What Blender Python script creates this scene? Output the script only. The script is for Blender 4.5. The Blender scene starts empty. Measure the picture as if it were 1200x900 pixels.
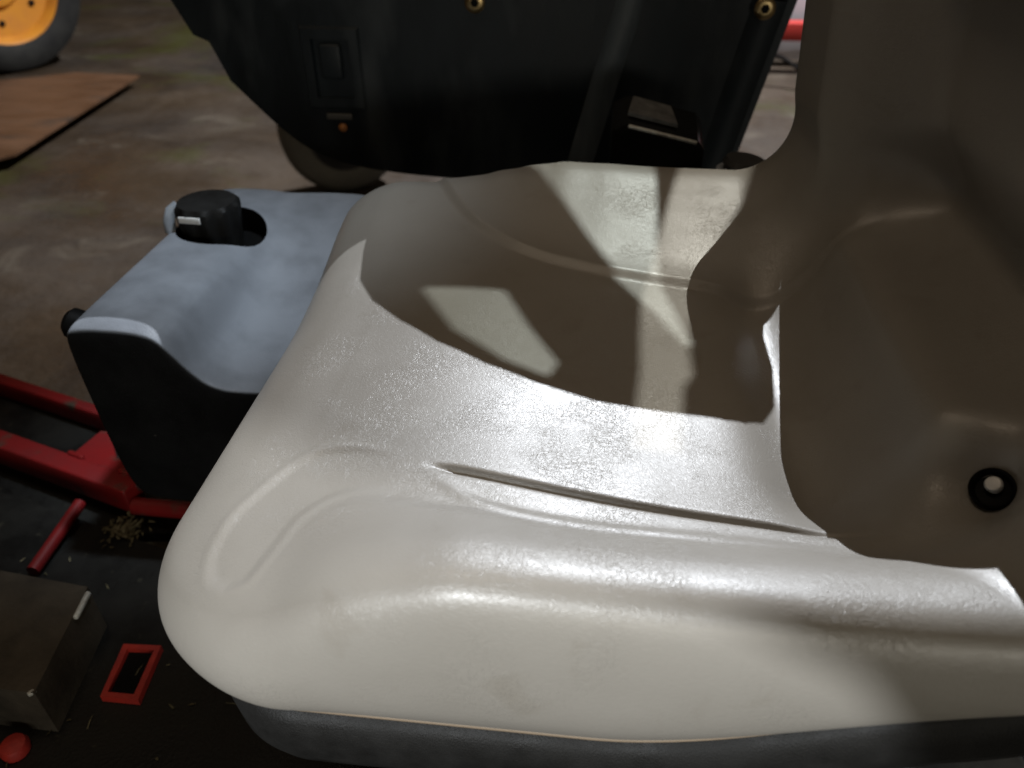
import bpy, bmesh, math, random
import numpy as np
from mathutils import Vector, Matrix

R = math.radians
scene = bpy.context.scene
COL = scene.collection
random.seed(7)

# ------------------------------------------------------------------ camera
cam_data = bpy.data.cameras.new("Camera")
cam = bpy.data.objects.new("Camera", cam_data)
COL.objects.link(cam)
cam.location = (0.0, -0.44, 0.29)
cam.rotation_euler = (R(90 - 36), 0, R(6))
cam_data.sensor_width = 36
cam_data.lens = 36 * 906 / 1200
cam_data.clip_start = 0.02
cam_data.clip_end = 60
cam_data.dof.use_dof = True
cam_data.dof.focus_distance = 0.50
cam_data.dof.aperture_fstop = 7.0
scene.camera = cam

# ------------------------------------------------------------------ world and lamps
world = bpy.data.worlds.new("World")
scene.world = world
world.use_nodes = True
bg = world.node_tree.nodes["Background"]
bg.inputs[0].default_value = (1.0, 0.74, 0.48, 1)
bg.inputs[1].default_value = 0.026

def aim(o, target):
    o.rotation_euler = (Vector(target) - o.location).to_track_quat('-Z', 'Y').to_euler()

def lamp(name, kind, loc, power, color, target=(0, 0, 0), size=0.1, size_y=None, blend=None):
    d = bpy.data.lights.new(name, kind)
    d.energy = power
    d.color = color
    if kind == 'AREA':
        d.shape = 'RECTANGLE' if size_y else 'SQUARE'
        d.size = size
        if size_y: d.size_y = size_y
    else:
        d.shadow_soft_size = size
    o = bpy.data.objects.new(name, d)
    o.location = loc
    COL.objects.link(o)
    if kind != 'POINT': aim(o, target)
    return o

def polar(az, el, dist, base=(0, 0, 0)):
    a, e = R(az), R(el)
    return (base[0] + dist * math.cos(e) * math.sin(a), base[1] + dist * math.cos(e) * math.cos(a), base[2] + dist * math.sin(e))

lamp("bay_lamp_rear", 'POINT', polar(7.5, 40, 4.0), 880, (0.90, 0.94, 1.0), size=0.005)
def strip(name, p0, p1, width, power, color):
    """ceiling tube from p0 to p1, facing down"""
    p0, p1 = Vector(p0), Vector(p1)
    o = lamp(name, 'AREA', (p0 + p1) / 2, power, color, target=(p0 + p1) / 2 - Vector((0, 0, 1)), size=(p1 - p0).length, size_y=width)
    o.rotation_euler = (0, 0, math.atan2(p1.y - p0.y, p1.x - p0.x))
    return o
strip("ceiling_tube_cool", (0.15, -0.05, 1.8), (0.90, 0.80, 1.8), 0.05, 2.0, (1.0, 0.76, 0.54))
strip("ceiling_tube_warm", (-0.80, 0.36, 1.8), (-0.25, -0.34, 1.8), 0.05, 3.4, (1.0, 0.79, 0.58))
lamp("doorway_behind", 'AREA', (0.9, -2.8, 0.20), 16, (1.0, 0.95, 0.82), target=(0.15, -0.2, -0.03), size=1.4, size_y=0.35)
sk = lamp("added_tank_spot", 'SPOT', (0.9, 0.10, 3.6), 500, (0.76, 0.88, 1.0), target=(-0.385, 0.24, -0.08), size=0.12)
sk.data.spot_size = R(6.6); sk.data.spot_blend = 0.6  # added narrow blue spot that brightens only the tank
LAMP_A, LAMP_B, LAMP_C = polar(20, 58, 3.2), polar(29, 57, 3.3), (-0.45, -1.90, 1.15)
AIM_AB, AIM_C = (0.03, 0.10, 0), (-0.08, -0.20, -0.06)
for nm, p, aim_at, pw, cl, rad in (("added_gobo_a", LAMP_A, AIM_AB, 250, (0.93, 1.0, 0.93), 0.0008), ("added_gobo_b", LAMP_B, AIM_AB, 220, (1.0, 0.97, 0.86), 0.0008), ("front_added_gobo", LAMP_C, AIM_C, 225, (0.95, 0.98, 1.0), 0.004)):  # added out-of-view spots, masked by cut plates into patches of light
    o = lamp(nm, 'SPOT', p, pw, cl, target=aim_at, size=rad)
    o.data.spot_size = R(16); o.data.spot_blend = 0.05

scene.view_settings.view_transform = 'Standard'
scene.view_settings.look = 'None'
scene.view_settings.exposure = 0
scene.view_settings.gamma = 1
scene.render.film_transparent = False
scene.cycles.use_denoising = True
scene.cycles.max_bounces = 6

# ------------------------------------------------------------------ helpers
def mat(name, base=(0.5, 0.5, 0.5), rough=0.5, metal=0.0, spec=0.5):
    m = bpy.data.materials.new(name)
    m.use_nodes = True
    b = m.node_tree.nodes["Principled BSDF"]
    b.inputs["Base Color"].default_value = (*base, 1)
    b.inputs["Roughness"].default_value = rough
    b.inputs["Metallic"].default_value = metal
    b.inputs["Specular IOR Level"].default_value = spec
    return m

ORG = {}
def link(o, parent=None, at=(0, 0, 0)):
    """link an object whose mesh is given in world coordinates less `at`; children are offset against their parent's origin"""
    COL.objects.link(o)
    at = Vector(at)
    ORG[o.name] = at
    if parent is not None:
        o.parent = parent
        o.location = at - ORG[parent.name]
    else:
        o.location = at
    return o

def empty(name, at):
    return link(bpy.data.objects.new(name, None), None, at)

def finish(name, bm, m, parent=None, smooth=True, bevel=0, seg=3, angle=30, at=(0, 0, 0), sub=0):
    if bevel:
        es = [e for e in bm.edges if len(e.link_faces) == 2 and e.calc_face_angle(0) > R(angle)]
        bmesh.ops.bevel(bm, geom=es, offset=bevel, segments=seg, profile=0.5, affect='EDGES', clamp_overlap=True)
    bmesh.ops.recalc_face_normals(bm, faces=bm.faces)
    if any(Vector(at)):
        bmesh.ops.translate(bm, verts=bm.verts, vec=-Vector(at))
    me = bpy.data.meshes.new(name)
    bm.to_mesh(me); bm.free()
    if smooth:
        me.polygons.foreach_set("use_smooth", [True] * len(me.polygons))
    me.materials.append(m)
    o = bpy.data.objects.new(name, me)
    if sub:
        md = o.modifiers.new("s", 'SUBSURF'); md.levels = sub; md.render_levels = sub
    elif smooth:
        me.set_sharp_from_angle(angle=R(40))
    return link(o, parent, at)

def box_bm(size, loc=(0, 0, 0), rot=None):
    bm = bmesh.new()
    bmesh.ops.create_cube(bm, size=1)
    bmesh.ops.scale(bm, verts=bm.verts, vec=size)
    if rot is not None:
        bmesh.ops.transform(bm, verts=bm.verts, matrix=rot.to_4x4() if hasattr(rot, 'to_4x4') else rot)
    bmesh.ops.translate(bm, verts=bm.verts, vec=loc)
    return bm

def prism_bm(pts, vec):
    """closed outline (3-D points) pushed along vec"""
    bm = bmesh.new()
    vec = Vector(vec)
    lo = [bm.verts.new(p) for p in pts]
    hi = [bm.verts.new(Vector(p) + vec) for p in pts]
    bm.faces.new(lo); bm.faces.new(hi[::-1])
    n = len(pts)
    for i in range(n):
        bm.faces.new((lo[i], hi[i], hi[(i + 1) % n], lo[(i + 1) % n]))
    return bm

def frame_of(d):
    d = Vector(d).normalized()
    u = d.cross(Vector((0, 0, 1)))
    if u.length < 1e-4: u = Vector((1, 0, 0))
    u.normalize()
    return u, d.cross(u).normalized(), d

def tube_bm(path, r, n=12, caps=True):
    bm = bmesh.new()
    path = [Vector(p) for p in path]
    rings = []
    for i, p in enumerate(path):
        d = path[min(i + 1, len(path) - 1)] - path[max(i - 1, 0)]
        u, w, _ = frame_of(d)
        rr = r[i] if isinstance(r, (list, tuple)) else r
        rings.append([bm.verts.new(p + (u * math.cos(2 * math.pi * k / n) + w * math.sin(2 * math.pi * k / n)) * rr) for k in range(n)])
    for a, b in zip(rings, rings[1:]):
        for k in range(n):
            bm.faces.new((a[k], a[(k + 1) % n], b[(k + 1) % n], b[k]))
    if caps:
        bm.faces.new(rings[0][::-1]); bm.faces.new(rings[-1])
    return bm

def lathe_bm(profile, origin, axis, n=40, flute=None, closed=False):
    """profile of (radius, height) turned about axis; flute(k) scales the radius round the turn"""
    bm = bmesh.new()
    u, w, d = frame_of(axis)
    o = Vector(origin)
    rings = []
    for r, h in profile:
        ring = []
        for k in range(n):
            a = 2 * math.pi * k / n
            rr = r * (flute(k, h) if flute else 1)
            ring.append(bm.verts.new(o + d * h + (u * math.cos(a) + w * math.sin(a)) * rr))
        rings.append(ring)
    for a, b in zip(rings, rings[1:]):
        for k in range(n):
            bm.faces.new((a[k], a[(k + 1) % n], b[(k + 1) % n], b[k]))
    if closed:
        for k in range(n):
            bm.faces.new((rings[-1][k], rings[-1][(k + 1) % n], rings[0][(k + 1) % n], rings[0][k]))
    else:
        bm.faces.new(rings[0][::-1]); bm.faces.new(rings[-1])
    return bm

def mesh_obj(name, verts, faces, m, parent=None, smooth=True):
    me = bpy.data.meshes.new(name)
    me.from_pydata([tuple(map(float, v)) for v in verts], [], faces)
    if smooth:
        me.polygons.foreach_set("use_smooth", [True] * len(me.polygons))
    me.materials.append(m)
    return link(bpy.data.objects.new(name, me), parent)

def tag(o, label, cat, group=None, kind=None):
    if label: o["label"] = label
    if cat: o["category"] = cat
    if group: o["group"] = group
    if kind: o["kind"] = kind
    return o

def sstep(x, a, b):
    t = np.clip((x - a) / (b - a), 0, 1)
    return t * t * (3 - 2 * t)

def nodes(m):
    nt = m.node_tree
    return nt, nt.nodes, nt.links, nt.nodes["Principled BSDF"]

def noise_mat(name, c0, c1, scale, rough=(0.5, 0.7), metal=0.0, spec=0.5, bump=0.0, bscale=None, detail=6, lo=0.35, hi=0.65, third=None, stretch=(1, 1, 1)):
    """two colours (and an optional third in sparse spots) mixed by noise, with a matching change of gloss and a fine bump"""
    m = mat(name, c0, rough[0], metal, spec)
    nt, N, L, b = nodes(m)
    tc = N.new("ShaderNodeTexCoord"); mp = N.new("ShaderNodeMapping"); mp.inputs["Scale"].default_value = stretch
    L.new(tc.outputs["Object"], mp.inputs[0])
    n1 = N.new("ShaderNodeTexNoise"); n1.inputs["Scale"].default_value = scale; n1.inputs["Detail"].default_value = detail; n1.inputs["Roughness"].default_value = 0.65
    L.new(mp.outputs[0], n1.inputs["Vector"])
    mr = N.new("ShaderNodeMapRange"); mr.inputs[1].default_value = lo; mr.inputs[2].default_value = hi
    L.new(n1.outputs["Fac"], mr.inputs[0])
    mx = N.new("ShaderNodeMix"); mx.data_type = 'RGBA'
    mx.inputs[6].default_value = (*c0, 1); mx.inputs[7].default_value = (*c1, 1)
    L.new(mr.outputs[0], mx.inputs[0])
    col = mx.outputs[2]
    if third:
        c2, s2, t0, t1 = third
        n2 = N.new("ShaderNodeTexNoise"); n2.inputs["Scale"].default_value = s2; n2.inputs["Detail"].default_value = 4
        L.new(mp.outputs[0], n2.inputs["Vector"])
        m2 = N.new("ShaderNodeMapRange"); m2.inputs[1].default_value = t0; m2.inputs[2].default_value = t1
        L.new(n2.outputs["Fac"], m2.inputs[0])
        mx2 = N.new("ShaderNodeMix"); mx2.data_type = 'RGBA'
        L.new(col, mx2.inputs[6]); mx2.inputs[7].default_value = (*c2, 1); L.new(m2.outputs[0], mx2.inputs[0])
        col = mx2.outputs[2]
    L.new(col, b.inputs["Base Color"])
    r = N.new("ShaderNodeMapRange"); r.inputs[3].default_value = rough[0]; r.inputs[4].default_value = rough[1]
    L.new(mr.outputs[0], r.inputs[0]); L.new(r.outputs[0], b.inputs["Roughness"])
    if bump:
        n3 = N.new("ShaderNodeTexNoise"); n3.inputs["Scale"].default_value = bscale or scale * 8; n3.inputs["Detail"].default_value = 5
        L.new(mp.outputs[0], n3.inputs["Vector"])
        bp = N.new("ShaderNodeBump"); bp.inputs["Strength"].default_value = 1.0; bp.inputs["Distance"].default_value = bump
        L.new(n3.outputs["Fac"], bp.inputs["Height"]); L.new(bp.outputs[0], b.inputs["Normal"])
    return m

def vinyl_mat():
    m = mat("vinyl", (0.35, 0.33, 0.29), 0.42, spec=0.85)
    nt, N, L, b = nodes(m)
    at = N.new("ShaderNodeAttribute"); at.attribute_name = "sheet"
    vec = at.outputs["Vector"]
    def noise(scale, detail=3, dist=0.0, v=vec):
        n = N.new("ShaderNodeTexNoise"); n.inputs["Scale"].default_value = scale; n.inputs["Detail"].default_value = detail; n.inputs["Distortion"].default_value = dist
        L.new(v, n.inputs["Vector"]); return n.outputs["Fac"]
    def rng_(x, a0, a1, b0=0.0, b1=1.0):
        q = N.new("ShaderNodeMapRange"); q.inputs[1].default_value = a0; q.inputs[2].default_value = a1; q.inputs[3].default_value = b0; q.inputs[4].default_value = b1
        L.new(x, q.inputs[0]); return q.outputs[0]
    def op(kind, x, y):
        q = N.new("ShaderNodeMath"); q.operation = kind
        for i, z in enumerate((x, y)):
            if isinstance(z, (int, float)): q.inputs[i].default_value = z
            else: L.new(z, q.inputs[i])
        return q.outputs[0]
    # colour: faint mottling, rubbed grime
    mott = rng_(noise(9, 5), 0.3, 0.7)
    mx = N.new("ShaderNodeMix"); mx.data_type = 'RGBA'
    mx.inputs[6].default_value = (0.250, 0.233, 0.205, 1); mx.inputs[7].default_value = (0.288, 0.270, 0.240, 1)
    L.new(mott, mx.inputs[0])
    grime = rng_(noise(26, 6, 0.6), 0.60, 0.78, 0.0, 0.35)
    mg = N.new("ShaderNodeMix"); mg.data_type = 'RGBA'
    L.new(mx.outputs[2], mg.inputs[6]); mg.inputs[7].default_value = (0.17, 0.145, 0.11, 1); L.new(grime, mg.inputs[0])
    L.new(mg.outputs[2], b.inputs["Base Color"])
    L.new(rng_(noise(17, 4), 0.3, 0.7, 0.41, 0.48), b.inputs["Roughness"])
    b.inputs["Coat Weight"].default_value = 0.10
    b.inputs["Coat Roughness"].default_value = 0.22
    # grain: fine pebble, thin wandering creases gathered in patches
    pebble = noise(900, 2)
    def crease(scale, width, stretch, ang):
        mp = N.new("ShaderNodeMapping"); mp.inputs["Scale"].default_value = stretch; mp.inputs["Rotation"].default_value = (0, 0, ang)
        L.new(vec, mp.inputs[0])
        n = noise(scale, 2.5, 0.8, mp.outputs[0])
        return rng_(op('ABSOLUTE', op('SUBTRACT', n, 0.5), 0), 0.0, width)
    patch = rng_(noise(22, 2), 0.42, 0.60)
    c1 = crease(110, 0.035, (1, 2.2, 1), 0.5)
    c2 = crease(150, 0.030, (2.4, 1, 1), -0.3)
    c3 = crease(320, 0.08, (1, 1, 1), 0.0)
    cr = op('ADD', op('MULTIPLY', op('MULTIPLY', c1, c2), patch), op('MULTIPLY', c3, 0.55))
    h = op('ADD', op('MULTIPLY', cr, 0.70), op('MULTIPLY', pebble, 0.32))
    bp = N.new("ShaderNodeBump"); bp.inputs["Strength"].default_value = 1.0; bp.inputs["Distance"].default_value = 0.00011
    L.new(h, bp.inputs["Height"]); L.new(bp.outputs[0], b.inputs["Normal"])
    L.new(bp.outputs[0], b.inputs["Coat Normal"])
    return m

M_vinyl = vinyl_mat()
M_welt = mat("welt_trim", (0.22, 0.17, 0.12), 0.45)
M_base = noise_mat("base_plastic", (0.007, 0.0068, 0.0064), (0.012, 0.0117, 0.011), 30, (0.5, 0.7), spec=0.25, bump=0.0004, bscale=900)
M_black = noise_mat("black_plastic", (0.006, 0.0095, 0.0125), (0.014, 0.021, 0.027), 9, (0.40, 0.6), spec=0.35, bump=0.0002, bscale=400, stretch=(1, 1, 0.35), third=((0.055, 0.065, 0.072), 14, 0.52, 0.80))
M_deep = mat("deep_black", (0.004, 0.004, 0.004), 0.6, spec=0.1)
M_gloss = mat("gloss_black", (0.008, 0.008, 0.008), 0.15)
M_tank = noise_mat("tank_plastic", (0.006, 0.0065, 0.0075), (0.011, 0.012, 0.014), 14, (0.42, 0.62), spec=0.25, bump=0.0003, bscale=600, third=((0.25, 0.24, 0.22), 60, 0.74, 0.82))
def add_dust_sheen(m, col, amount):
    """settled dust plus a painted-in sky sheen on faces that look up"""
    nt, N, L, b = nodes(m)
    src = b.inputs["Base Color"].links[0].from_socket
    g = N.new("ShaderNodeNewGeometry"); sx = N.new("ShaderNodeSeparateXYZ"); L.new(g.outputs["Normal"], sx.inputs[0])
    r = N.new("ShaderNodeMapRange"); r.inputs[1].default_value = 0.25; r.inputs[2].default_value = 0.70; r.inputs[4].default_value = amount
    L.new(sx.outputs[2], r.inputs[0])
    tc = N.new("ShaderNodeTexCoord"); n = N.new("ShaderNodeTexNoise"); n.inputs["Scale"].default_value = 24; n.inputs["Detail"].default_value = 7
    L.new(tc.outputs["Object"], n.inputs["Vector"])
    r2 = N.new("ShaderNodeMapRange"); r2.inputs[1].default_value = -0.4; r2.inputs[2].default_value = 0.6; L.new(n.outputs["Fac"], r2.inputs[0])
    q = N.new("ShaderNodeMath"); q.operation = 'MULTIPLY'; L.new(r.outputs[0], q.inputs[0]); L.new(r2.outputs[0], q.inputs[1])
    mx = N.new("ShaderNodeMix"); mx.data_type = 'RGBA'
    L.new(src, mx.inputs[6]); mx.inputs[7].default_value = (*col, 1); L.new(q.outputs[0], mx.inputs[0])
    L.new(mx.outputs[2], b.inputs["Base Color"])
add_dust_sheen(M_tank, (0.25, 0.27, 0.30), 0.9)  # grey-blue paints in the sky reflection along with the dust
M_white = mat("white_print_glint", (0.75, 0.75, 0.73), 0.4)
M_red = noise_mat("red_paint", (0.27, 0.012, 0.013), (0.19, 0.010, 0.011), 14, (0.35, 0.55), bump=0.0002, third=((0.07, 0.055, 0.04), 34, 0.60, 0.74))
M_redgasket = noise_mat("red_rubber", (0.50, 0.035, 0.022), (0.34, 0.025, 0.02), 60, (0.5, 0.7), bump=0.0003)
M_deck = noise_mat("deck_mat", (0.008, 0.008, 0.0075), (0.020, 0.019, 0.016), 18, (0.5, 0.8), spec=0.25, bump=0.0006, bscale=300, third=((0.09, 0.085, 0.06), 55, 0.66, 0.82))
M_plate = noise_mat("worn_plate", (0.040, 0.035, 0.028), (0.085, 0.072, 0.055), 16, (0.6, 0.8), spec=0.2, bump=0.0005, bscale=200)
M_steel = noise_mat("bright_steel", (0.60, 0.60, 0.60), (0.35, 0.34, 0.32), 90, (0.2, 0.4), metal=1.0, bump=0.0003)
def floor_mat():
    m = mat("workshop_floor", (0.05, 0.035, 0.02), 0.6)
    nt, N, L, b = nodes(m)
    tc = N.new("ShaderNodeTexCoord"); v = tc.outputs["Object"]
    def nz(scale, detail=8, dist=0.0, rough=0.65):
        n = N.new("ShaderNodeTexNoise"); n.inputs["Scale"].default_value = scale; n.inputs["Detail"].default_value = detail
        n.inputs["Distortion"].default_value = dist; n.inputs["Roughness"].default_value = rough
        L.new(v, n.inputs["Vector"]); return n.outputs["Fac"]
    def mr(x, a0, a1, b0=0.0, b1=1.0):
        q = N.new("ShaderNodeMapRange"); q.inputs[1].default_value = a0; q.inputs[2].default_value = a1; q.inputs[3].default_value = b0; q.inputs[4].default_value = b1
        L.new(x, q.inputs[0]); return q.outputs[0]
    def mix(a, c, f):
        x = N.new("ShaderNodeMix"); x.data_type = 'RGBA'
        for i, q in ((6, a), (7, c)):
            if isinstance(q, tuple): x.inputs[i].default_value = (*q, 1)
            else: L.new(q, x.inputs[i])
        L.new(f, x.inputs[0]); return x.outputs[2]
    col = mix((0.026, 0.0165, 0.0095), (0.068, 0.046, 0.028), mr(nz(2.2, 10, 0.4), 0.35, 0.68))
    col = mix(col, (0.105, 0.083, 0.058), mr(nz(3.6, 6, 0.8), 0.58, 0.74))           # worn pale concrete
    col = mix(col, (0.050, 0.048, 0.010), mr(nz(1.5, 5, 0.5), 0.54, 0.68, 0.0, 0.85))  # yellow-green stains
    col = mix(col, (0.012, 0.009, 0.007), mr(nz(1.1, 7, 1.0), 0.58, 0.70, 0.0, 0.85)) # oil
    L.new(col, b.inputs["Base Color"])
    L.new(mr(nz(1.8, 5), 0.4, 0.65, 0.35, 0.8), b.inputs["Roughness"])
    bp = N.new("ShaderNodeBump"); bp.inputs["Distance"].default_value = 0.006
    L.new(nz(16, 8), bp.inputs["Height"]); L.new(bp.outputs[0], b.inputs["Normal"])
    return m
M_floor = floor_mat()
M_board = noise_mat("brown_board", (0.070, 0.031, 0.012), (0.12, 0.056, 0.024), 4, (0.5, 0.7), bump=0.001, bscale=60, stretch=(1, 2.5, 1), third=((0.05, 0.03, 0.018), 5, 0.6, 0.75))
M_tyre = noise_mat("tyre_rubber", (0.016, 0.015, 0.014), (0.034, 0.032, 0.028), 8, (0.75, 0.9), spec=0.2, bump=0.001, bscale=80)
M_tyre2 = noise_mat("grey_rubber", (0.085, 0.082, 0.068), (0.13, 0.125, 0.10), 8, (0.6, 0.8), bump=0.001, bscale=80)
M_orange = noise_mat("orange_paint", (0.60, 0.24, 0.022), (0.50, 0.18, 0.018), 9, (0.35, 0.5), third=((0.25, 0.11, 0.02), 22, 0.68, 0.78))
M_rib = noise_mat("sheen_black", (0.045, 0.058, 0.068), (0.085, 0.105, 0.118), 12, (0.38, 0.55), bump=0.0002, bscale=400, stretch=(3, 3, 0.6))  # lighter bluish black, the sheen along the rib painted into its colour
M_bright = noise_mat("worn_bright_edge", (0.62, 0.64, 0.60), (0.40, 0.38, 0.34), 120, (0.3, 0.5))
M_brass = mat("brass", (0.45, 0.33, 0.16), 0.35, 1.0)
M_amber = mat("amber_plastic", (0.50, 0.20, 0.06), 0.35)
M_wall = noise_mat("white_panel", (0.62, 0.63, 0.66), (0.50, 0.50, 0.52), 3, (0.5, 0.7))
M_rail = noise_mat("red_beam_paint", (0.55, 0.035, 0.025), (0.48, 0.03, 0.022), 5, (0.4, 0.6))
M_cable = mat("cable_black", (0.012, 0.010, 0.009), 0.8, spec=0.1)
M_tag = mat("grey_tag", (0.09, 0.09, 0.085), 0.5)
M_hose = noise_mat("grey_blue_plastic", (0.30, 0.33, 0.36), (0.20, 0.22, 0.25), 40, (0.45, 0.6))
M_tag2 = mat("dark_grey_plastic", (0.028, 0.028, 0.028), 0.45)
M_dust = noise_mat("dusty_plastic", (0.10, 0.10, 0.095), (0.05, 0.05, 0.048), 60, (0.6, 0.8))
M_straw = noise_mat("dry_grass", (0.17, 0.145, 0.08), (0.09, 0.085, 0.045), 30, (0.7, 0.9))
M_moss = noise_mat("green_debris", (0.075, 0.085, 0.02), (0.12, 0.10, 0.04), 30, (0.8, 0.9))

# ------------------------------------------------------------------ the seat
# flat-sheet description: u runs from the nose to the top of the backrest, v across, w is height; then bent into the seat
SEAT_X0, SEAT_HW, SEAT_VC = -0.235, 0.2625, 0.0225
U_BEND, R_BEND, A_BEND = 0.365, 0.105, R(95)
U_LEN = U_BEND + R_BEND * A_BEND + 0.186

def shift(v):
    """on the near side the cushion runs on further back before it turns up"""
    return 0.055 * sstep(-v, 0.13, 0.22)

def bend(u, v, w):
    s = shift(v)
    u = u - s
    x = np.where(u < U_BEND, u, 0.0)
    z = np.where(u < U_BEND, w, 0.0)
    a = np.clip((u - U_BEND) / R_BEND, 0, A_BEND)
    rr = R_BEND - w
    bx = U_BEND + np.sin(a) * rr
    bz = R_BEND - np.cos(a) * rr
    ex = np.maximum(u - U_BEND - R_BEND * A_BEND, 0)
    bx = bx + ex * math.cos(A_BEND)
    bz = bz + ex * math.sin(A_BEND)
    m = u >= U_BEND
    X = np.where(m, bx, x) + SEAT_X0 + s
    Z = np.where(m, bz, z)
    return X, v, Z

def seg_dist(u, v, pts):
    """distance to a polyline in the sheet, and the place along it (0..1)"""
    best = np.full(u.shape, 9.0); along = np.zeros(u.shape)
    pts = np.array(pts); n = len(pts) - 1
    for i in range(n):
        a, b = pts[i], pts[i + 1]
        ab = b - a
        t = np.clip(((u - a[0]) * ab[0] + (v - a[1]) * ab[1]) / (ab @ ab), 0, 1)
        d = np.hypot(u - a[0] - ab[0] * t, v - a[1] - ab[1] * t)
        m = d < best
        best = np.where(m, d, best); along = np.where(m, (i + t) / n, along)
    return best, along

def inside(u, v, poly):
    r = np.zeros(u.shape, bool)
    n = len(poly)
    for i in range(n):
        (x0, y0), (x1, y1) = poly[i], poly[(i + 1) % n]
        c = ((y0 > v) != (y1 > v)) & (u < (x1 - x0) * (v - y0) / (y1 - y0 + 1e-12) + x0)
        r ^= c
    return r

GROOVE = [(0.150, -0.1225), (0.203, -0.1324), (0.2486, -0.1396), (0.2927, -0.1445), (0.3481, -0.1478), (0.40, -0.150)]
LIP = [(0.150, -0.126), (0.1661, -0.1387), (0.1871, -0.1545), (0.2141, -0.1616), (0.2486, -0.1654), (0.2904, -0.166), (0.3324, -0.166), (0.385, -0.166)]
LEAF_OUT = [(0.0690, -0.207), (0.0590, -0.2015), (0.0543, -0.1922), (0.0525, -0.1792), (0.0551, -0.1597), (0.0633, -0.1419), (0.0741, -0.1229), (0.0859, -0.1115), (0.1038, -0.1092), (0.1259, -0.1137), (0.150, -0.1225)]
LEAF_IN = [(0.0690, -0.207), (0.0780, -0.2045), (0.0820, -0.1978), (0.0868, -0.1821), (0.0914, -0.1639), (0.1024, -0.1519), (0.1144, -0.1453), (0.1294, -0.1440), (0.1492, -0.147), (0.1684, -0.1526), (0.1871, -0.1545)]
FAR = [(0.092, 0.262), (0.100, 0.240), (0.112, 0.215), (0.141, 0.176), (0.1735, 0.149), (0.203, 0.133), (0.245, 0.122), (0.299, 0.116), (0.351, 0.115), (0.40, 0.115)]
HOLE = (0.445, -0.138)

def sm(p):
    return catmull(p, 5)

def pan_edge(u, pts):
    p = np.array(pts)
    g = np.arange(-0.10, 0.90, 0.001)
    t = np.interp(g, p[:, 0], np.abs(p[:, 1]))
    k = np.exp(-(np.arange(-30, 31) / 10.0) ** 2); k /= k.sum()
    t = np.convolve(np.pad(t, 30, mode='edge'), k, mode='valid')
    return np.interp(u, g, t)

def height(u, v):
    av = np.abs(v)
    back = sstep(u - shift(v), 0.36, 0.54)
    nearc = [(0.0, -0.26), (0.06, -0.222)] + LEAF_IN[1:] + LIP[3:] + [(0.50, -0.150)]
    farc = [(0.0, 0.36), (0.07, 0.31)] + FAR + [(0.50, 0.130)]
    def side(curve):
        pe = pan_edge(u, curve)
        sl = (pan_edge(u + 0.006, curve) - pan_edge(u - 0.006, curve)) / 0.012
        return (av - pe) / np.sqrt(1 + sl * sl)
    dn = np.where(v < 0, side(nearc), side(farc))
    step = np.where(v < 0, sstep(dn, -0.006, 0.010) * 0.0022, sstep(dn, -0.004, 0.007) * 0.0048)
    qn = np.clip(dn / 0.075, 0, 1.2) * sstep(dn, 0.0, 0.016)
    qf = np.clip(dn / 0.15, 0, 1); qf = qf * qf * (2 - qf)
    near_in = sstep(u, 0.05, 0.22)
    bol = np.where(v < 0, (step + qn * 0.035) * near_in, step + qf * 0.034)
    bol = bol * (1 - 0.75 * back) + sstep(av, np.where(v < 0, 0.12, 0.105), np.where(v < 0, 0.20, 0.185)) * 0.062 * back
    gen = np.where(v < 0, sstep(av, 0.06, 0.22) * 0.006 * sstep(u, 0.02, 0.16), 0.017 * sstep(av, 0.12, 0.27) * (1 - sstep(u, 0.08, 0.32)))
    nose = -0.030 * (1 - sstep(u, -0.10, 0.20)) * (1 - 0.85 * sstep(v, 0.04, 0.22))
    tl = np.clip((u - 0.10) / 0.27, 0, 1)
    nose = nose - 0.014 * tl * tl * (1.5 - 0.5 * tl) * (1 - back) * (1 - sstep(av, 0.11, 0.20))
    mid = 1 - sstep(av, 0.10, 0.16)
    dish = -0.005 * np.exp(-((u - 0.25) / 0.1) ** 2) * (1 - sstep(av, 0.04, 0.13))
    ridge = 0.026 * np.exp(-((u - 0.440) / 0.030) ** 2) * mid
    valley = -0.028 * np.exp(-((u - 0.508) / 0.026) ** 2) * mid - 0.014 * np.exp(-((u - 0.372) / 0.024) ** 2) * mid
    # grooves and the leaf-shaped recess pressed into the near bolster
    d, al = seg_dist(u, v, sm(GROOVE))
    k = sstep(al, 0.0, 0.09)
    groove = -0.0042 * np.exp(-(d / 0.0025) ** 2) * k * (1 - sstep(al, 0.80, 1.0))
    d2, al2 = seg_dist(u, v, sm(LIP))
    lip = 0.0016 * np.exp(-(d2 / 0.0045) ** 2) * sstep(al2, 0, 0.3) * (1 - sstep(al2, 0.7, 1))
    lo, li = sm(LEAF_OUT), sm(LEAF_IN)
    leaf = lo.tolist() + LIP[1:3] + li[::-1][1:-1].tolist()
    dl = np.minimum(seg_dist(u, v, lo)[0], seg_dist(u, v, li)[0])
    ins = inside(u, v, leaf)
    sd = np.where(ins, dl, -dl)
    rec = -0.0014 * sstep(sd, -0.003, 0.004) + 0.0005 * np.exp(-((sd + 0.004) / 0.003) ** 2)
    rec = rec * (1 - sstep(u, 0.090, 0.145))
    dh = np.hypot(u - HOLE[0], v - HOLE[1])
    dh2 = np.hypot(u - HOLE[0], v + HOLE[1])
    hole = -0.022 * np.exp(-(dh / 0.019) ** 2) - 0.003 * np.exp(-(dh2 / 0.03) ** 2)
    return bol + gen + nose + dish + ridge + valley + groove + lip + rec + hole

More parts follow.
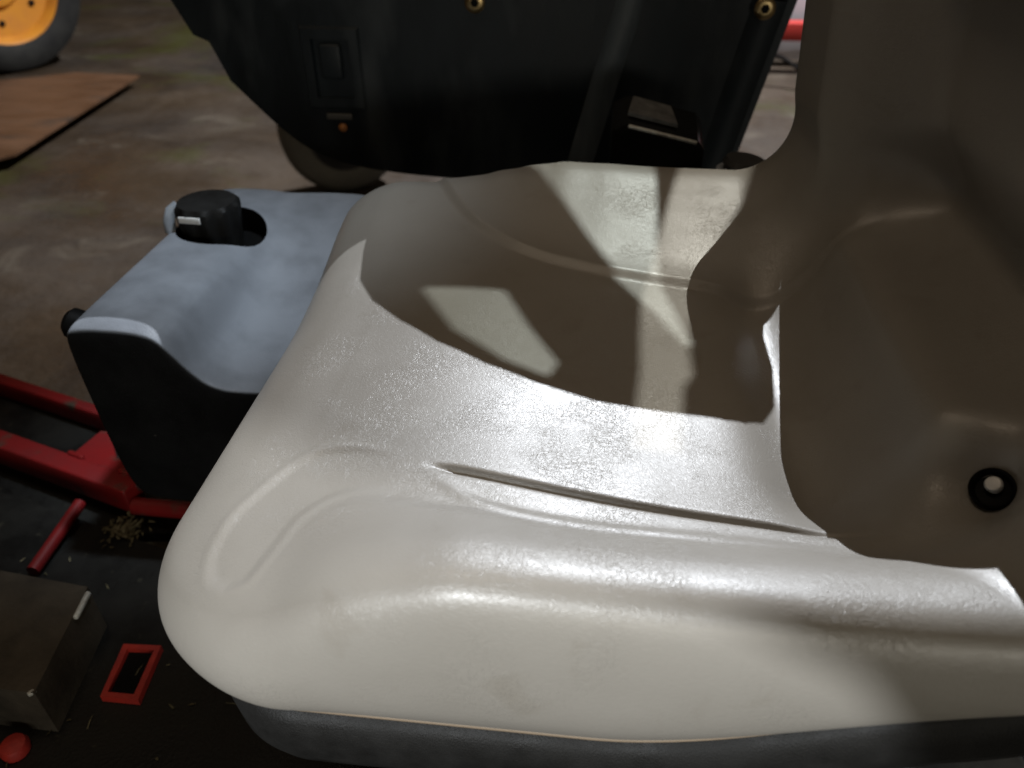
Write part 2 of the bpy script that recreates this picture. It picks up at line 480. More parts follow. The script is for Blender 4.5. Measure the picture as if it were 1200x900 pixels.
def catmull(pts, n):
    pts = np.array(pts, float)
    P = np.vstack([2 * pts[0] - pts[1], pts, 2 * pts[-1] - pts[-2]])
    out = []
    for i in range(1, len(P) - 2):
        t = np.linspace(0, 1, n, endpoint=False)[:, None]
        p0, p1, p2, p3 = P[i - 1], P[i], P[i + 1], P[i + 2]
        out.append(0.5 * ((2 * p1) + (-p0 + p2) * t + (2 * p0 - 5 * p1 + 4 * p2 - p3) * t ** 2 + (-p0 + 3 * p1 - 3 * p2 + p3) * t ** 3))
    out.append(pts[-1:])
    return np.vstack(out)

def arc_table(pts):
    c = catmull(pts, 24)
    s = np.concatenate([[0], np.cumsum(np.linalg.norm(np.diff(c, axis=0), axis=1))])
    return s / s[-1], c, s[-1]

SIDE = arc_table([(0.016, -0.098), (0.003, -0.074), (0.000, -0.048), (0.005, -0.024), (0.017, -0.008), (0.036, -0.001), (0.060, 0.0), (0.080, 0.0)])
NOSE = arc_table([(0.040, -0.098), (0.012, -0.072), (0.000, -0.042), (0.012, -0.016), (0.042, -0.002), (0.080, 0.0)])

def seam_lift(u):
    return 0.010 + 0.100 * sstep(u, 0.25, 0.55)

def build_seat(NU=720, NV=640):
    D = SIDE[2]
    grow = D - 0.080
    hu = (U_LEN + 2 * grow) / 2
    hv = SEAT_HW + grow
    rcn, rcf = 0.100 + grow, 0.060 + grow
    a = np.linspace(-1, 1, NU + 1); b = np.linspace(-1, 1, NV + 1)
    A, B = np.meshgrid(a, b, indexing='ij')
    rho = np.maximum(np.abs(A), np.abs(B)); rs = np.where(rho == 0, 1, rho)
    EA, EB = A / rs * hu, B / rs * hv
    rc = np.where(B > 0, rcf, rcn)
    # spread corner samples along the rounded outline
    ca = np.clip(EA, rc - hu, hu - rc); cb = np.clip(EB, rc - hv, hv - rc)
    da, db = EA - ca, EB - cb
    n = np.sqrt(da ** 2 + db ** 2); n = np.where(n == 0, 1, n)
    PA, PB = (ca + rc * da / n) * rho, (cb + rc * db / n) * rho
    qx = np.abs(PA) - (hu - rc); qy = np.abs(PB) - (hv - rc)
    mx, my = np.maximum(qx, 0), np.maximum(qy, 0)
    ln = np.sqrt(mx ** 2 + my ** 2)
    d = rc - (ln + np.minimum(np.maximum(qx, qy), 0))
    lnn = np.where(ln == 0, 1, ln)
    gx = np.where(ln > 0, mx / lnn, np.where(qx > qy, 1.0, 0.0)) * np.sign(PA)
    gy = np.where(ln > 0, my / lnn, np.where(qx > qy, 0.0, 1.0)) * np.sign(PB)
    t = np.clip(d / D, 0, 1)
    wn = gx ** 2
    ins = (1 - wn) * np.interp(t, SIDE[0], SIDE[1][:, 0]) + wn * np.interp(t, NOSE[0], NOSE[1][:, 0])
    drp = (1 - wn) * np.interp(t, SIDE[0], SIDE[1][:, 1]) + wn * np.interp(t, NOSE[0], NOSE[1][:, 1])
    edge = d < D
    move = np.where(edge, (grow + ins) - d, 0.0)
    U = PA - gx * move + hu - grow
    V = PB - gy * move + SEAT_VC
    H = height(U, V)
    W = H + np.where(edge, drp, 0.0)
    # keep the seam level: fade the crown height out towards the bottom seam
    fade = np.where(edge, sstep(t, 0.0, 0.55), 1.0)
    W = H * fade + np.where(edge, drp, 0.0) + np.where(edge, 1 - sstep(t, 0.0, 0.45), 0.0) * seam_lift(U)
    X, Y, Z = bend(U, V, W)
    verts = np.stack([X, Y, Z], -1).reshape(-1, 3)
    idx = np.arange((NU + 1) * (NV + 1)).reshape(NU + 1, NV + 1)
    f = np.stack([idx[:-1, :-1], idx[1:, :-1], idx[1:, 1:], idx[:-1, 1:]], -1).reshape(-1, 4)
    me = bpy.data.meshes.new("seat")
    me.from_pydata(verts.tolist(), [], f.tolist())
    me.polygons.foreach_set("use_smooth", [True] * len(me.polygons))
    at = me.attributes.new("sheet", 'FLOAT_VECTOR', 'POINT')
    at.data.foreach_set("vector", np.stack([U, V, W], -1).reshape(-1).astype(np.float32))
    me.materials.append(M_vinyl)
    # outline of the bottom seam, in order, for the shell underneath
    ring = [(i, 0) for i in range(NU)] + [(NU, j) for j in range(NV)] + [(i, NV) for i in range(NU, 0, -1)] + [(0, j) for j in range(NV, 0, -1)]
    ring = np.array([(U[i, j], V[i, j], W[i, j], gx[i, j], gy[i, j]) for i, j in ring])
    return bpy.data.objects.new("seat", me), ring

# ------------------------------------------------------------------ the mower that carries the seat
FLOOR = -0.62
mower = empty("riding_mower", (0.0, 0.0, FLOOR))
tag(mower, "riding mower with a glossy taupe grey vinyl bucket seat, black fuel tank and red frame", "mower")
seat_mesh, SEAM = build_seat()
seat = link(seat_mesh, mower)
seat["label"] = "glossy taupe grey vinyl bucket seat with creased surface"

def skirt(name, rows, m, parent):
    vs, fs = [], []
    n = len(SEAM)
    for off, w in rows:
        uu, vv = SEAM[:, 0] + SEAM[:, 3] * off, SEAM[:, 1] + SEAM[:, 4] * off
        X, Y, Z = bend(uu, vv, w + seam_lift(SEAM[:, 0]))
        vs += list(zip(X, Y, Z))
    for r in range(len(rows) - 1):
        for k in range(n):
            a, b = r * n + k, r * n + (k + 1) % n
            fs.append((a, b, b + n, a + n))
    o = mesh_obj(name, vs, fs, m, parent)
    return o
skirt("seat_base", [(-0.030, -0.090), (-0.004, -0.0965), (0.003, -0.0995), (0.006, -0.104), (0.008, -0.115), (0.006, -0.135), (0.000, -0.150), (-0.03, -0.162), (-0.10, -0.166), (-0.19, -0.166)], M_base, seat)
skirt("welt", [(-0.003, -0.0945), (0.0012, -0.0950), (0.0018, -0.0965), (0.0012, -0.0982), (-0.003, -0.0985)], M_welt, seat)
# hole in the hip pocket: black cup, white button painting in light through it
hu, hv = np.array([HOLE[0]]), np.array([HOLE[1]])
def on_seat(u, v, lift=0.0):
    u, v = np.array([float(u)]), np.array([float(v)])
    w = height(u, v) + lift
    X, Y, Z = bend(u, v, w)
    return Vector((X[0], Y[0], Z[0]))
hp = on_seat(*HOLE, 0.009)
hn = (on_seat(*HOLE, 0.02) - on_seat(*HOLE, 0.0)).normalized()
hn = (hn + Vector((-0.3, -0.6, 0.5))).normalized()
hole_cup = finish("pocket_hole", lathe_bm([(0.0105, -0.012), (0.0105, -0.0012), (0.0100, -0.0006), (0.0094, -0.0010), (0.008, -0.005), (0.003, -0.006)], hp, hn), M_deep, seat)
finish("hole_light", lathe_bm([(0.0038, -0.004), (0.0042, 0.000), (0.0034, 0.0012), (0.001, 0.0016)], hp - hn * 0.002 + Vector((0.001, 0.002, 0.001)), hn, 16), M_white, seat)

# seat support: rubber bellows on a pedestal
prof = [(0.16, -0.36)]
for i in range(9):
    prof.append((0.150 if i % 2 else 0.165, -0.34 + i * 0.0215))
finish("bellows", lathe_bm(prof, (0.02, 0.0, 0.0), (0, 0, 1), 48), M_base, mower)

# floor deck of the mower (a plate with legs of the frame beneath), footrest, slot, red frame
dk = [(-0.80, -0.45), (0.30, -0.45), (0.30, 0.30), (-0.35, 0.30), (-0.44, 0.10), (-0.80, 0.20)]
deck = finish("foot_deck", prism_bm([(x, y, -0.36) for x, y in dk], (0, 0, -0.02)), M_deck, mower, smooth=False)
back_plate = finish("rear_plate", prism_bm([(-1.0, 0.26, -0.375), (-0.52, 0.13, -0.375), (-0.36, 0.15, -0.375), (-0.36, 0.25, -0.375), (-1.0, 0.44, -0.375)], (0, 0, -0.015)), M_deck, mower, smooth=False)
rail_d = Vector((0.213, -0.066, 0)).normalized(); rail_n = Vector((0.066, 0.213, 0)).normalized()
rp = Vector((-0.50, 0.158, -0.34))
rp0 = rp - rail_d * 0.62
# folded angle rail with a gusset
def bar(name, p0, p1, w, h, m, parent, bevel=0.003):
    p0, p1 = Vector(p0), Vector(p1)
    d = (p1 - p0); l = d.length; d.normalize()
    u, wv, _ = frame_of(d)
    rot = Matrix((d, u, wv)).transposed()
    return finish(name, box_bm((l, w, h), (p0 + p1) / 2, rot), m, parent, bevel=bevel)
rail = bar("frame_rail", rp0, rp, 0.026, 0.034, M_red, mower)
g0 = Vector((-0.585, 0.195, -0.332)); 
finish("gusset", prism_bm([(-0.585, 0.190, -0.326), (-0.50, 0.165, -0.326), (-0.50, 0.185, -0.326), (-0.545, 0.205, -0.326), (-0.578, 0.250, -0.326), (-0.590, 0.250, -0.326), (-0.600, 0.205, -0.326)], (0, 0, -0.012)), M_red, rail, bevel=0.002)
bar("rear_rail", Vector((-1.0, 0.425, -0.355)), Vector((-0.60, 0.298, -0.355)), 0.016, 0.030, M_red, mower)
finish("brace_rod", tube_bm([(-0.562, 0.145, -0.345), (-0.562, 0.05, -0.352)], 0.007, 14), M_red, mower)
finish("cross_tube", tube_bm([(-0.50, 0.150, -0.348), (-0.30, 0.148, -0.348)], 0.010, 14), M_red, mower)
for (x, y, z, r) in ((-0.492, 0.170, -0.322, 0.011), (-0.470, 0.172, -0.322, 0.010)):
    finish("bolt", lathe_bm([(r, 0), (r, 0.008), (r * 0.85, 0.010), (r * 0.45, 0.010), (r * 0.45, 0.018), (r * 0.3, 0.020)], (x, y, z - 0.012), (0, 0, 1), 6), M_steel, mower)
foot = finish("footrest", prism_bm([(-0.70, 0.024, -0.30), (-0.453, -0.002, -0.30), (-0.437, -0.112, -0.30), (-0.70, -0.108, -0.30)], (0, 0, -0.06)), M_plate, mower, bevel=0.006)
bar("worn_edge", (-0.4505, -0.006, -0.3025), (-0.4465, -0.036, -0.3025), 0.005, 0.005, M_bright, foot, 0.002)
bar("worn_corner", (-0.4385, -0.108, -0.302), (-0.443, -0.113, -0.302), 0.005, 0.004, M_bright, foot, 0.0015)
for t in (0.02, 0.10):
    p = rp - rail_d * t
    finish("weld_bead", tube_bm([p + rail_n * 0.013 + Vector((0, 0, 0.018)) + rail_d * (0.004 * k) for k in range(-3, 4)], [0.002, 0.0035, 0.0028, 0.0036, 0.0027, 0.0035, 0.002], 8), M_red, rail)
# red-rimmed slot: rim and dark opening
so = [(-0.421, -0.025), (-0.384, -0.023), (-0.378, -0.080), (-0.414, -0.080)]
cx, cy = sum(p[0] for p in so) / 4, sum(p[1] for p in so) / 4
si = [(cx + (x - cx) * 0.70, cy + (y - cy) * 0.82) for x, y in so]
bm = bmesh.new()
vo = [bm.verts.new((x, y, -0.352)) for x, y in so]; vi = [bm.verts.new((x, y, -0.352)) for x, y in si]
vo2 = [bm.verts.new((x, y, -0.3605)) for x, y in so]; vi2 = [bm.verts.new((x, y, -0.3605)) for x, y in si]
for k in range(4):
    j = (k + 1) % 4
    bm.faces.new((vo[k], vo[j], vi[j], vi[k])); bm.faces.new((vo2[k], vo2[j], vo[j], vo[k])); bm.faces.new((vi[k], vi[j], vi2[j], vi2[k])); bm.faces.new((vo2[k], vi2[k], vi2[j], vo2[j]))
slot = finish("slot_rim", bm, M_redgasket, mower, bevel=0.002)
finish("slot_opening", prism_bm([(x, y, -0.3575) for x, y in si], (0, 0, -0.003)), M_deep, slot, smooth=False)
finish("red_button", lathe_bm([(0.011, 0), (0.012, 0.006), (0.010, 0.011), (0.004, 0.013)], (-0.463, -0.132, -0.36), (0, 0, 1), 20), M_redgasket, mower)
# chassis and wheels that carry the deck (mostly hidden)
finish("chassis", box_bm((1.0, 0.5, 0.10), (0.2, 0.0, -0.43)), M_deep, mower, bevel=0.01)
for (x, y, r) in ((0.45, -0.50, 0.22), (0.45, 0.30, 0.22), (-0.75, -0.42, 0.12)):
    wz = FLOOR + r
    w_ = finish("wheel", lathe_bm([(r * 0.62, -0.08), (r * 0.95, -0.08), (r, -0.05), (r, 0.05), (r * 0.95, 0.08), (r * 0.62, 0.08)], (x, y, wz), (0, 1, 0)), M_tyre, mower)
    finish("rim", lathe_bm([(r * 0.6, -0.07), (r * 0.62, 0.0), (r * 0.6, 0.07)], (x, y, wz), (0, 1, 0)), M_steel, w_)
finish("side_foot", box_bm((0.10, 0.08, 0.27), (0.22, -0.17, -0.28)), M_hose, mower, bevel=0.006)

# fuel tank: lofted moulding with a scooped shoulder
def tank_section(t):
    """outline of one cross-section (x, z); t = 0 near end, 1 far end"""
    s = 1 - float(sstep(np.array(t), 0.25, 1.0))
    k = 0.058 * s
    P = [(-0.452, -0.074), (-0.446, -0.063), (-0.410, -0.061), (-0.376, -0.061 - 0.002 * s), (-0.362, -0.064 - 0.10 * k), (-0.345, -0.064 - 0.55 * k),
         (-0.328, -0.063 - 0.90 * k), (-0.305, -0.062 - 1.0 * k), (-0.275, -0.062 - 0.96 * k), (-0.252, -0.064 - 0.98 * k), (-0.246, -0.074 - 1.0 * k),
         (-0.246, -0.20), (-0.252, -0.255), (-0.30, -0.268), (-0.42, -0.268), (-0.440, -0.258), (-0.446, -0.20)]
    return P
bm = bmesh.new()
ys = [0.083, 0.086, 0.100, 0.15, 0.20, 0.25, 0.30, 0.35, 0.395, 0.405, 0.409]
rings = []
for i, y in enumerate(ys):
    t = (y - 0.083) / (0.409 - 0.083)
    P = tank_section(t)
    cxm, czm = -0.35, -0.165
    f = {0: 0.955, 1: 0.985, len(ys) - 1: 0.955, len(ys) - 2: 0.985}.get(i, 1.0)
    rings.append([bm.verts.new((cxm + (x - cxm) * f, y, czm + (z - czm) * f)) for x, z in P])
for a, b in zip(rings, rings[1:]):
    n = len(a)
    for k in range(n):
        bm.faces.new((a[k], a[(k + 1) % n], b[(k + 1) % n], b[k]))
bm.faces.new(rings[0][::-1]); bm.faces.new(rings[-1])
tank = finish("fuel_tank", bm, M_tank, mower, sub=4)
WELL = Vector((-0.394, 0.300, -0.060))
cut = finish("cutter", lathe_bm([(0.046, -0.030), (0.047, 0.0), (0.047, 0.03)], WELL, (0, 0, 1), 64), M_deep, None)
bo = tank.modifiers.new("b", 'BOOLEAN'); bo.operation = 'DIFFERENCE'; bo.object = cut; bo.solver = 'EXACT'
tank.data.materials.append(M_deep)
dg = bpy.context.evaluated_depsgraph_get()
me = bpy.data.meshes.new_from_object(tank.evaluated_get(dg))
tank.modifiers.clear(); tank.data = me
me.polygons.foreach_set("use_smooth", [True] * len(me.polygons)); me.set_sharp_from_angle(angle=R(50))
bpy.data.objects.remove(cut)
cc = Vector((-0.402, 0.300, -0.0605))
cz = cc - Vector((0.002, 0, 0.014))
# fluted cap standing in the filler well
cap = finish("fuel_cap", lathe_bm([(0.029, -0.018), (0.0295, 0.006), (0.031, 0.016), (0.0325, 0.030), (0.0325, 0.036), (0.030, 0.040), (0.022, 0.0405), (0.004, 0.0405)], cz, (0, 0, 1), 96,
             flute=lambda k, h: 1 + (0.055 * math.cos(2 * math.pi * k * 10 / 96) if 0 < h < 0.037 else 0)), M_base, tank)
bar("cap_mark", cz + Vector((-0.018, -0.0320, 0.031)), cz + Vector((0.006, -0.0336, 0.031)), 0.0022, 0.007, M_white, cap, 0.001)
finish("vent_hose", tube_bm([cc + Vector((-0.043, -0.014, -0.006)), cc + Vector((-0.043, -0.012, 0.006)), cc + Vector((-0.040, -0.008, 0.016)), cc + Vector((-0.034, -0.002, 0.020))], 0.006, 14), M_hose, tank)
finish("tank_knob", lathe_bm([(0.010, 0), (0.014, 0.006), (0.014, 0.016), (0.010, 0.020), (0.003, 0.021)], (-0.445, 0.115, -0.082), (-1, 0, 0.35), 24), M_deep, tank)

# ------------------------------------------------------------------ black machine behind the seat
mach = empty("black_machine", (0.0, 0.80, FLOOR))
tag(mach, "large black plastic machine body with curved lower edge parked behind the grey seat", "machine")
PY = 0.62
outline = [(-0.62, 0.2), (-0.56, 0.102), (-0.54, 0.06), (-0.52, 0.052), (-0.501, 0.002), (-0.44, -0.061), (-0.395, -0.093), (-0.335, -0.112), (-0.248, -0.122), (-0.1, -0.127), (0.186, -0.127), (0.194, -0.086), (0.215, 0.016), (0.236, 0.116), (0.262, 0.25), (0.270, 0.395), (0.240, 0.412), (0.205, 0.424), (0.188, 0.438), (0.186, 0.456), (0.19, 0.478), (0.188, 0.51), (0.18, 0.532), (0.17, 0.543), (0.161, 0.546), (0.129, 0.5459), (0.096, 0.5449), (0.062, 0.539), (0.033, 0.5308), (0.0, 0.5138), (-0.03, 0.4917), (-0.059, 0.4665), (-0.079, 0.4437), (-0.093, 0.4156), (-0.097, 0.4058), (-0.24, 0.402), (-0.45, 0.395), (-0.6, 0.33)]  # upper part is out of view, shaped to cast the cushion shadow
low = catmull(outline[4:11], 6).tolist()
outline = outline[:4] + [tuple(p) for p in low] + outline[11:]
body = finish("body_panel", prism_bm([(x, PY, z) for x, z in outline], (0, 0.30, 0)), M_black, mach, bevel=0.012, seg=4, angle=35)
def pp(x, z, d=0.0): return Vector((x, PY - d, z))
# rounded corner rib and post on the right half
finish("corner_rib", tube_bm([pp(-0.022, -0.12, -0.024), pp(0.012, 0.02, -0.024), pp(0.036, 0.112, -0.024), pp(0.076, 0.28, -0.024)], 0.030, 24), M_rib, body)
finish("corner_post", tube_bm([pp(0.160, -0.12, -0.022), pp(0.182, 0.0, -0.022), pp(0.205, 0.116, -0.022), pp(0.200, 0.25, -0.022)], 0.030, 24), M_black, body)
# latch recess: frame, slot, tag strip, amber stud
fx0, fx1, fz0, fz1 = -0.390, -0.315, -0.028, 0.072
bm = bmesh.new()
def rect(x0, x1, z0, z1, y): return [bm.verts.new((x, y, z)) for x, z in ((x0, z0), (x1, z0), (x1, z1), (x0, z1))]
A = rect(fx0, fx1, fz0, fz1, PY - 0.006); B = rect(fx0 + 0.012, fx1 - 0.012, fz0 + 0.012, fz1 - 0.012, PY - 0.006)
A2 = rect(fx0 - 0.004, fx1 + 0.004, fz0 - 0.004, fz1 + 0.004, PY + 0.002); B2 = rect(fx0 + 0.014, fx1 - 0.014, fz0 + 0.014, fz1 - 0.014, PY + 0.002)
for k in range(4):
    j = (k + 1) % 4
    bm.faces.new((A[k], A[j], B[j], B[k])); bm.faces.new((A2[k], A2[j], A[j], A[k])); bm.faces.new((B[k], B[j], B2[j], B2[k])); bm.faces.new((A2[k], B2[k], B2[j], A2[j]))
lf = finish("latch_frame", bm, M_black, body, bevel=0.003)
finish("latch_handle", box_bm((0.030, 0.012, 0.045), (-0.353, PY - 0.004, 0.032)), M_black, lf, bevel=0.004)
finish("tag_strip", box_bm((0.036, 0.003, 0.008), (-0.351, PY - 0.006, -0.040)), M_tag, body, bevel=0.001)
finish("amber_stud", lathe_bm([(0.006, 0), (0.006, 0.003), (0.004, 0.005), (0.001, 0.006)], (-0.349, PY - 0.001, -0.056), (0, -1, 0), 20), M_amber, body)
for x, z in ((-0.158, 0.107), (0.197, 0.108)):
    b_ = finish("bolt", lathe_bm([(0.0125, 0), (0.0125, 0.004), (0.010, 0.006), (0.006, 0.0062)], (x, PY - 0.001 - (0.008 if x > 0 else 0), z), (0, -1, 0), 28), M_brass, body)
    finish("socket", lathe_bm([(0.0055, 0), (0.005, 0.0015)], (x, PY - 0.0075 - (0.008 if x > 0 else 0), z), (0, -1, 0), 6), M_deep, b_)
# low box with a worn bright edge on the right, ribbed hose end beside it
bxp = [(0.020, -0.10), (0.020, 0.022), (0.036, 0.030), (0.113, 0.0135), (0.120, 0.004), (0.120, -0.10)]
lb = finish("control_box", prism_bm([(x, 0.40, z) for x, z in bxp], (0, 0.06, 0.012)), M_gloss, mach, bevel=0.004)
bar("worn_edge", (0.037, 0.3985, 0.0275), (0.111, 0.3985, 0.0118), 0.004, 0.0035, M_bright, lb, 0.001)
finish("dust_cover", prism_bm([(0.036, 0.412, 0.0345), (0.090, 0.412, 0.023), (0.084, 0.45, 0.031), (0.042, 0.45, 0.041)], (0, 0, 0.004)), M_dust, lb, bevel=0.0015)
finish("hose_end", lathe_bm([(0.020 if i % 2 else 0.023, i * 0.0055) for i in range(12)], (0.152, 0.36, -0.050), (0.1, 0.0, 1), 28), M_tag2, mach)
finish("hose_collar", lathe_bm([(0.025, 0), (0.0265, 0.004), (0.0262, 0.008), (0.024, 0.010)], (0.1545, 0.36, -0.012), (0.1, 0.0, 1), 28), M_hose, mach)
finish("hose_bracket", box_bm((0.13, 0.03, 0.02), (0.09, 0.42, -0.07)), M_black, mach, bevel=0.003)
# underframe and wheels carrying it
finish("underframe", box_bm((0.30, 0.60, 0.30), (0.03, 0.95, -0.27)), M_deep, mach, bevel=0.02)
def wheel_on_floor(x, y, r, w, ax, parent, tyre_m, rim_m, name="wheel"):
    c = Vector((x, y, FLOOR + r))
    t = finish(name, lathe_bm([(r * 0.58, -w * 0.42), (r * 0.66, -w * 0.5), (r * 0.86, -w * 0.5), (r * 0.96, -w * 0.40), (r, -w * 0.2), (r, w * 0.2), (r * 0.96, w * 0.40), (r * 0.86, w * 0.5), (r * 0.66, w * 0.5), (r * 0.58, w * 0.42)], c, ax, 56, closed=True), tyre_m, parent)
    rim = finish("rim", lathe_bm([(r * 0.60, -w * 0.40), (r * 0.60, w * 0.44), (r * 0.56, w * 0.46), (r * 0.53, w * 0.40), (r * 0.48, w * 0.16), (r * 0.22, w * 0.10), (r * 0.18, w * 0.22), (r * 0.05, w * 0.24)], c, ax, 56), rim_m, t)
    return t, rim, c
wheel_on_floor(-0.74, 1.78, 0.18, 0.12, (0.45, -0.85, 0), mach, M_tyre2, M_tag2)
bar("axle_arm", (-0.74, 1.80, -0.44), (0.03, 1.20, -0.30), 0.05, 0.05, M_deep, mach)
wheel_on_floor(0.20, 1.15, 0.18, 0.12, (1, 0, 0), mach, M_tyre, M_tag2)
wheel_on_floor(-0.14, 0.80, 0.15, 0.10, (1, 0, 0), mach, M_tyre, M_tag2)

# ------------------------------------------------------------------ the workshop floor and what lies beyond
fl = finish("floor", prism_bm([(-9, -5, FLOOR), (9, -5, FLOOR), (9, 11, FLOOR), (-9, 11, FLOOR)], (0, 0, -0.05)), M_floor, None, smooth=False)
tag(fl, None, None, kind="structure")

bp_ = [(-2.75, 1.70), (-1.88, 1.784), (-1.849, 1.826), (-1.926, 2.792), (-2.235, 2.828), (-2.75, 2.55)]
bm = bmesh.new()
brd = prism_bm([(x, y, FLOOR + 0.020 + 0.02 * (x + 2.75)) for x, y in bp_], (0, 0, 0.008))
bm.free()
board = finish("board", brd, M_board, None, smooth=False, at=(-2.2, 2.2, FLOOR))
tag(board, "rusty brown flat board lying on the workshop floor", "board")
# batten the board rests on
bar("batten", (-2.6, 2.62, FLOOR + 0.0115), (-2.05, 2.66, FLOOR + 0.0115), 0.03, 0.022, M_deep, board)

W = empty("orange_wheel", (-2.62, 3.00, FLOOR))
tag(W, "grey tyre with a bright orange rim standing beyond the brown board", "wheel")
ax = Vector((0.84, -0.52, 0.02))
c = Vector((-2.62, 3.00, FLOOR + 0.36))
r, w = 0.36, 0.20
ty = finish("tyre", lathe_bm([(r * 0.60, -w * 0.42), (r * 0.70, -w * 0.5), (r * 0.86, -w * 0.5), (r * 0.96, -w * 0.40), (r, -w * 0.2), (r, w * 0.2), (r * 0.97, w * 0.38), (r * 0.88, w * 0.48), (r * 0.74, w * 0.5), (r * 0.68, w * 0.44)], c, ax, 64, closed=True), M_tyre, W)
rim = finish("rim", lathe_bm([(r * 0.70, -w * 0.40), (r * 0.70, w * 0.40), (r * 0.675, w * 0.43), (r * 0.64, w * 0.38), (r * 0.60, w * 0.22), (r * 0.30, w * 0.16), (r * 0.26, w * 0.26), (r * 0.05, w * 0.28)], c, ax, 64), M_orange, W)
uu, ww, dd = frame_of(ax)
for k in range(6):
    a = 2 * math.pi * k / 6 + 0.4
    finish("lug_bolt", lathe_bm([(0.013, 0), (0.013, 0.012), (0.008, 0.014)], c + dd * (w * 0.17) + (uu * math.cos(a) + ww * math.sin(a)) * r * 0.45, dd, 6), M_deep, rim)
finish("axle_housing", box_bm((0.30, 0.30, 0.22), c - dd * 0.27 + Vector((0, 0, 0.02)), Matrix((dd, uu, ww)).transposed()), M_deep, W, bevel=0.03)

beam = finish("red_beam", box_bm((1.9, 0.07, 0.073), (1.30, 3.3, -0.4445)), M_rail, None, bevel=0.004, at=(1.3, 3.3, FLOOR))
tag(beam, "bright red horizontal beam in the gap beside the backrest", "beam")
for x in (0.42, 2.15):
    finish("post", box_bm((0.05, 0.05, 0.14), (x, 3.3, FLOOR + 0.0695)), M_rail, beam, bevel=0.003)
wp = finish("white_panel", box_bm((2.4, 0.03, 0.345), (1.4, 3.42, FLOOR + 0.2025)), M_wall, None, bevel=0.003, at=(1.4, 3.42, FLOOR))
tag(wp, "white low panel standing behind the red beam", "panel")
for x in (0.3, 2.5):
    finish("foot", box_bm((0.06, 0.16, 0.035), (x, 3.42, FLOOR + 0.0175)), M_tag, wp, bevel=0.003)
tp = finish("dark_pipe", tube_bm([(0.25, 3.42, -0.2225), (2.5, 3.42, -0.2225)], 0.022, 20), M_tag, None, at=(0, 0, 0))
tag(tp, "dark grey pipe lying on top of the white panel", "pipe")
cb = finish("cable", tube_bm([(0.55, 3.10, -0.455), (0.66, 3.08, -0.47), (0.76, 3.05, -0.50), (0.86, 3.0, -0.55), (0.98, 2.96, -0.60), (1.15, 2.95, FLOOR + 0.009), (1.6, 2.9, FLOOR + 0.009)], 0.009, 12), M_cable, None)
tag(cb, "thin dark cable sagging to the floor below the red beam", "cable")

# dry grass clippings on the deck (uncountable litter)
rng = random.Random(11)
vs, fs = [], []
def blade(x, y, z, l, wd):
    a = rng.uniform(0, 6.28); t = rng.uniform(-0.15, 0.35)
    d = Vector((math.cos(a) * math.cos(t), math.sin(a) * math.cos(t), math.sin(t))); n = Vector((-math.sin(a), math.cos(a), 0.2)).normalized()
    p = Vector((x, y, z + 0.0015)); m1 = p + d * l * 0.5 + Vector((0, 0, l * 0.08)); e = p + d * l
    e.z = max(e.z, z + 0.001); m1.z = max(m1.z, z + 0.001)
    i = len(vs)
    for q in (p - n * wd, p + n * wd, m1 + n * wd, m1 - n * wd, e): vs.append(q)
    fs.extend([(i, i + 1, i + 2, i + 3), (i + 3, i + 2, i + 4)])
for _ in range(80):
    x, y = rng.uniform(-0.60, -0.30), rng.uniform(-0.18, 0.10)
    if rng.random() < 0.55: y = rng.uniform(-0.19, -0.07)
    blade(x, y, -0.36, rng.choice((0.003, 0.004, 0.006, 0.008, 0.014)) * rng.uniform(0.7, 1.3), rng.uniform(0.0003, 0.0011))
for _ in range(160):
    blade(rng.gauss(-0.500, 0.010), rng.gauss(0.122, 0.008), -0.36 + abs(rng.gauss(0, 0.003)), rng.uniform(0.004, 0.010), rng.uniform(0.0006, 0.0016))
gc = mesh_obj("grass_clippings", vs, fs, M_straw, None, smooth=False)
tag(gc, "dry grass clippings scattered on the black foot deck", "grass", kind="stuff")

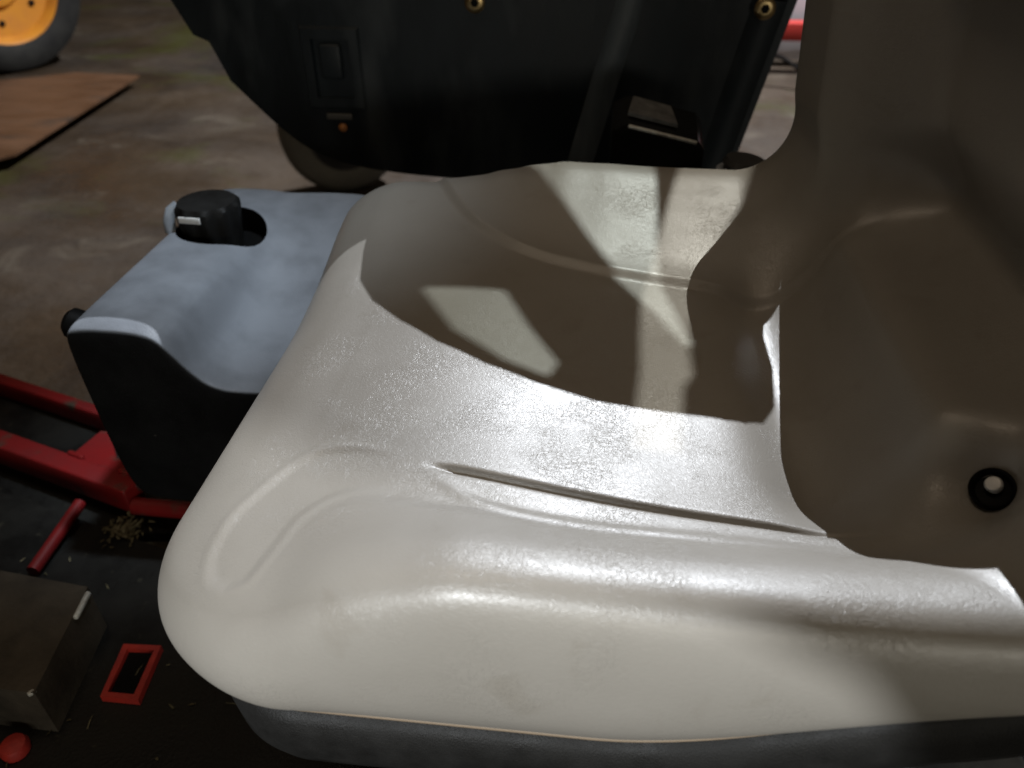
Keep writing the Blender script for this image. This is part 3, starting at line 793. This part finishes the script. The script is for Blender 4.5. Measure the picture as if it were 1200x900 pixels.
# ------------------------------------------------------------------ added out-of-view lamps, plates cut to shape the light patches on the seat
def added_gobo(pos, target, holes, label, dist=0.45):
    pos, target = Vector(pos), Vector(target)
    d = (target - pos).normalized()
    u, w, _ = frame_of(d)
    c = pos + d * dist
    root = empty("added_gobo", c)
    tag(root, label, "lamp", "added gobo lamps")
    bm = bmesh.new()
    def loop(pts):
        vs = [bm.verts.new(p) for p in pts]
        return [bm.edges.new((vs[i], vs[(i + 1) % len(vs)])) for i in range(len(vs))]
    r = dist * math.tan(R(9.5))
    es = loop([c + u * r * math.cos(2 * math.pi * k / 32) + w * r * math.sin(2 * math.pi * k / 32) for k in range(32)])
    for h in holes:
        pts = []
        for p in h:
            ray = (Vector(p) - pos)
            pts.append(pos + ray * (dist / ray.dot(d)))
        es += loop(pts)
    bmesh.ops.triangle_fill(bm, use_beauty=True, edges=es, normal=d)
    g = bmesh.ops.extrude_face_region(bm, geom=bm.faces[:])
    bmesh.ops.translate(bm, verts=[e for e in g["geom"] if isinstance(e, bmesh.types.BMVert)], vec=-d * 0.0015)
    finish("gobo_plate", bm, M_deep, root, smooth=False, at=c)
    finish("gobo_housing", lathe_bm([(0.02, 0.0), (0.07, 0.02), (0.09, 0.10), (0.06, 0.16)], pos - d * 0.02, -d, 24), M_deep, root)
    for k in range(3):
        a = 2 * math.pi * k / 3
        e = (u * math.cos(a) + w * math.sin(a))
        bar("bracket", c + e * (r + 0.002), pos - d * 0.06 + e * 0.10, 0.006, 0.006, M_deep, root, 0)
    finish("cord", tube_bm([pos - d * 0.15, pos - d * 0.20 + Vector((0, 0, 0.3)), pos - d * 0.2 + Vector((0, 0, 1.2))], 0.005, 8), M_cable, root)
PA_ = [(-0.077, 0.290, 0.030), (-0.030, 0.212, 0.016), (0.002, 0.163, 0.007), (0.034, 0.110, -0.001), (0.056, 0.081, -0.002), (0.076, 0.039, -0.003), (0.082, 0.042, -0.003), (0.069, 0.094, -0.001), (0.059, 0.139, 0.005), (0.058, 0.196, 0.017), (0.055, 0.295, 0.035)]
PC_ = [(-0.128, 0.083, -0.012), (-0.061, 0.082, -0.006), (-0.036, 0.034, -0.006), (-0.014, -0.002, -0.006), (-0.019, -0.020, -0.006), (-0.051, -0.009, -0.007), (-0.092, 0.023, -0.010)]
PB_ = [(0.086, 0.295, 0.035), (0.148, 0.275, 0.032), (0.131, 0.211, 0.022), (0.111, 0.166, 0.010), (0.092, 0.118, 0.002), (0.084, 0.071, -0.002), (0.080, 0.031, -0.003), (0.080, 0.004, -0.003), (0.072, -0.012, -0.004), (0.065, -0.085, -0.003), (0.036, -0.085, -0.003), (0.044, 0.002, -0.005), (0.047, 0.092, -0.002), (0.056, 0.139, 0.005), (0.071, 0.219, 0.024)]
added_gobo(LAMP_A, (0.03, 0.10, 0), [PA_, PC_], "added out-of-view gobo lamp, plate cut to shape two light patches")
PF_ = [(-0.235, -0.03, -0.045), (-0.17, -0.085, -0.02), (-0.11, -0.118, -0.010), (-0.05, -0.150, 0.006), (0.005, -0.190, 0.018), (0.060, -0.218, 0.022), (0.125, -0.236, 0.000), (0.150, -0.236, -0.035), (0.170, -0.232, -0.075),
       (0.175, -0.230, -0.16), (-0.10, -0.25, -0.19), (-0.28, -0.24, -0.18), (-0.31, -0.20, -0.10), (-0.29, -0.10, -0.06)]
added_gobo(LAMP_C, AIM_C, [PF_], "added out-of-view gobo lamp behind the camera, plate cut to light the near side")
added_gobo(LAMP_B, (0.03, 0.10, 0), [PB_], "added out-of-view gobo lamp, plate cut to shape one long light patch")
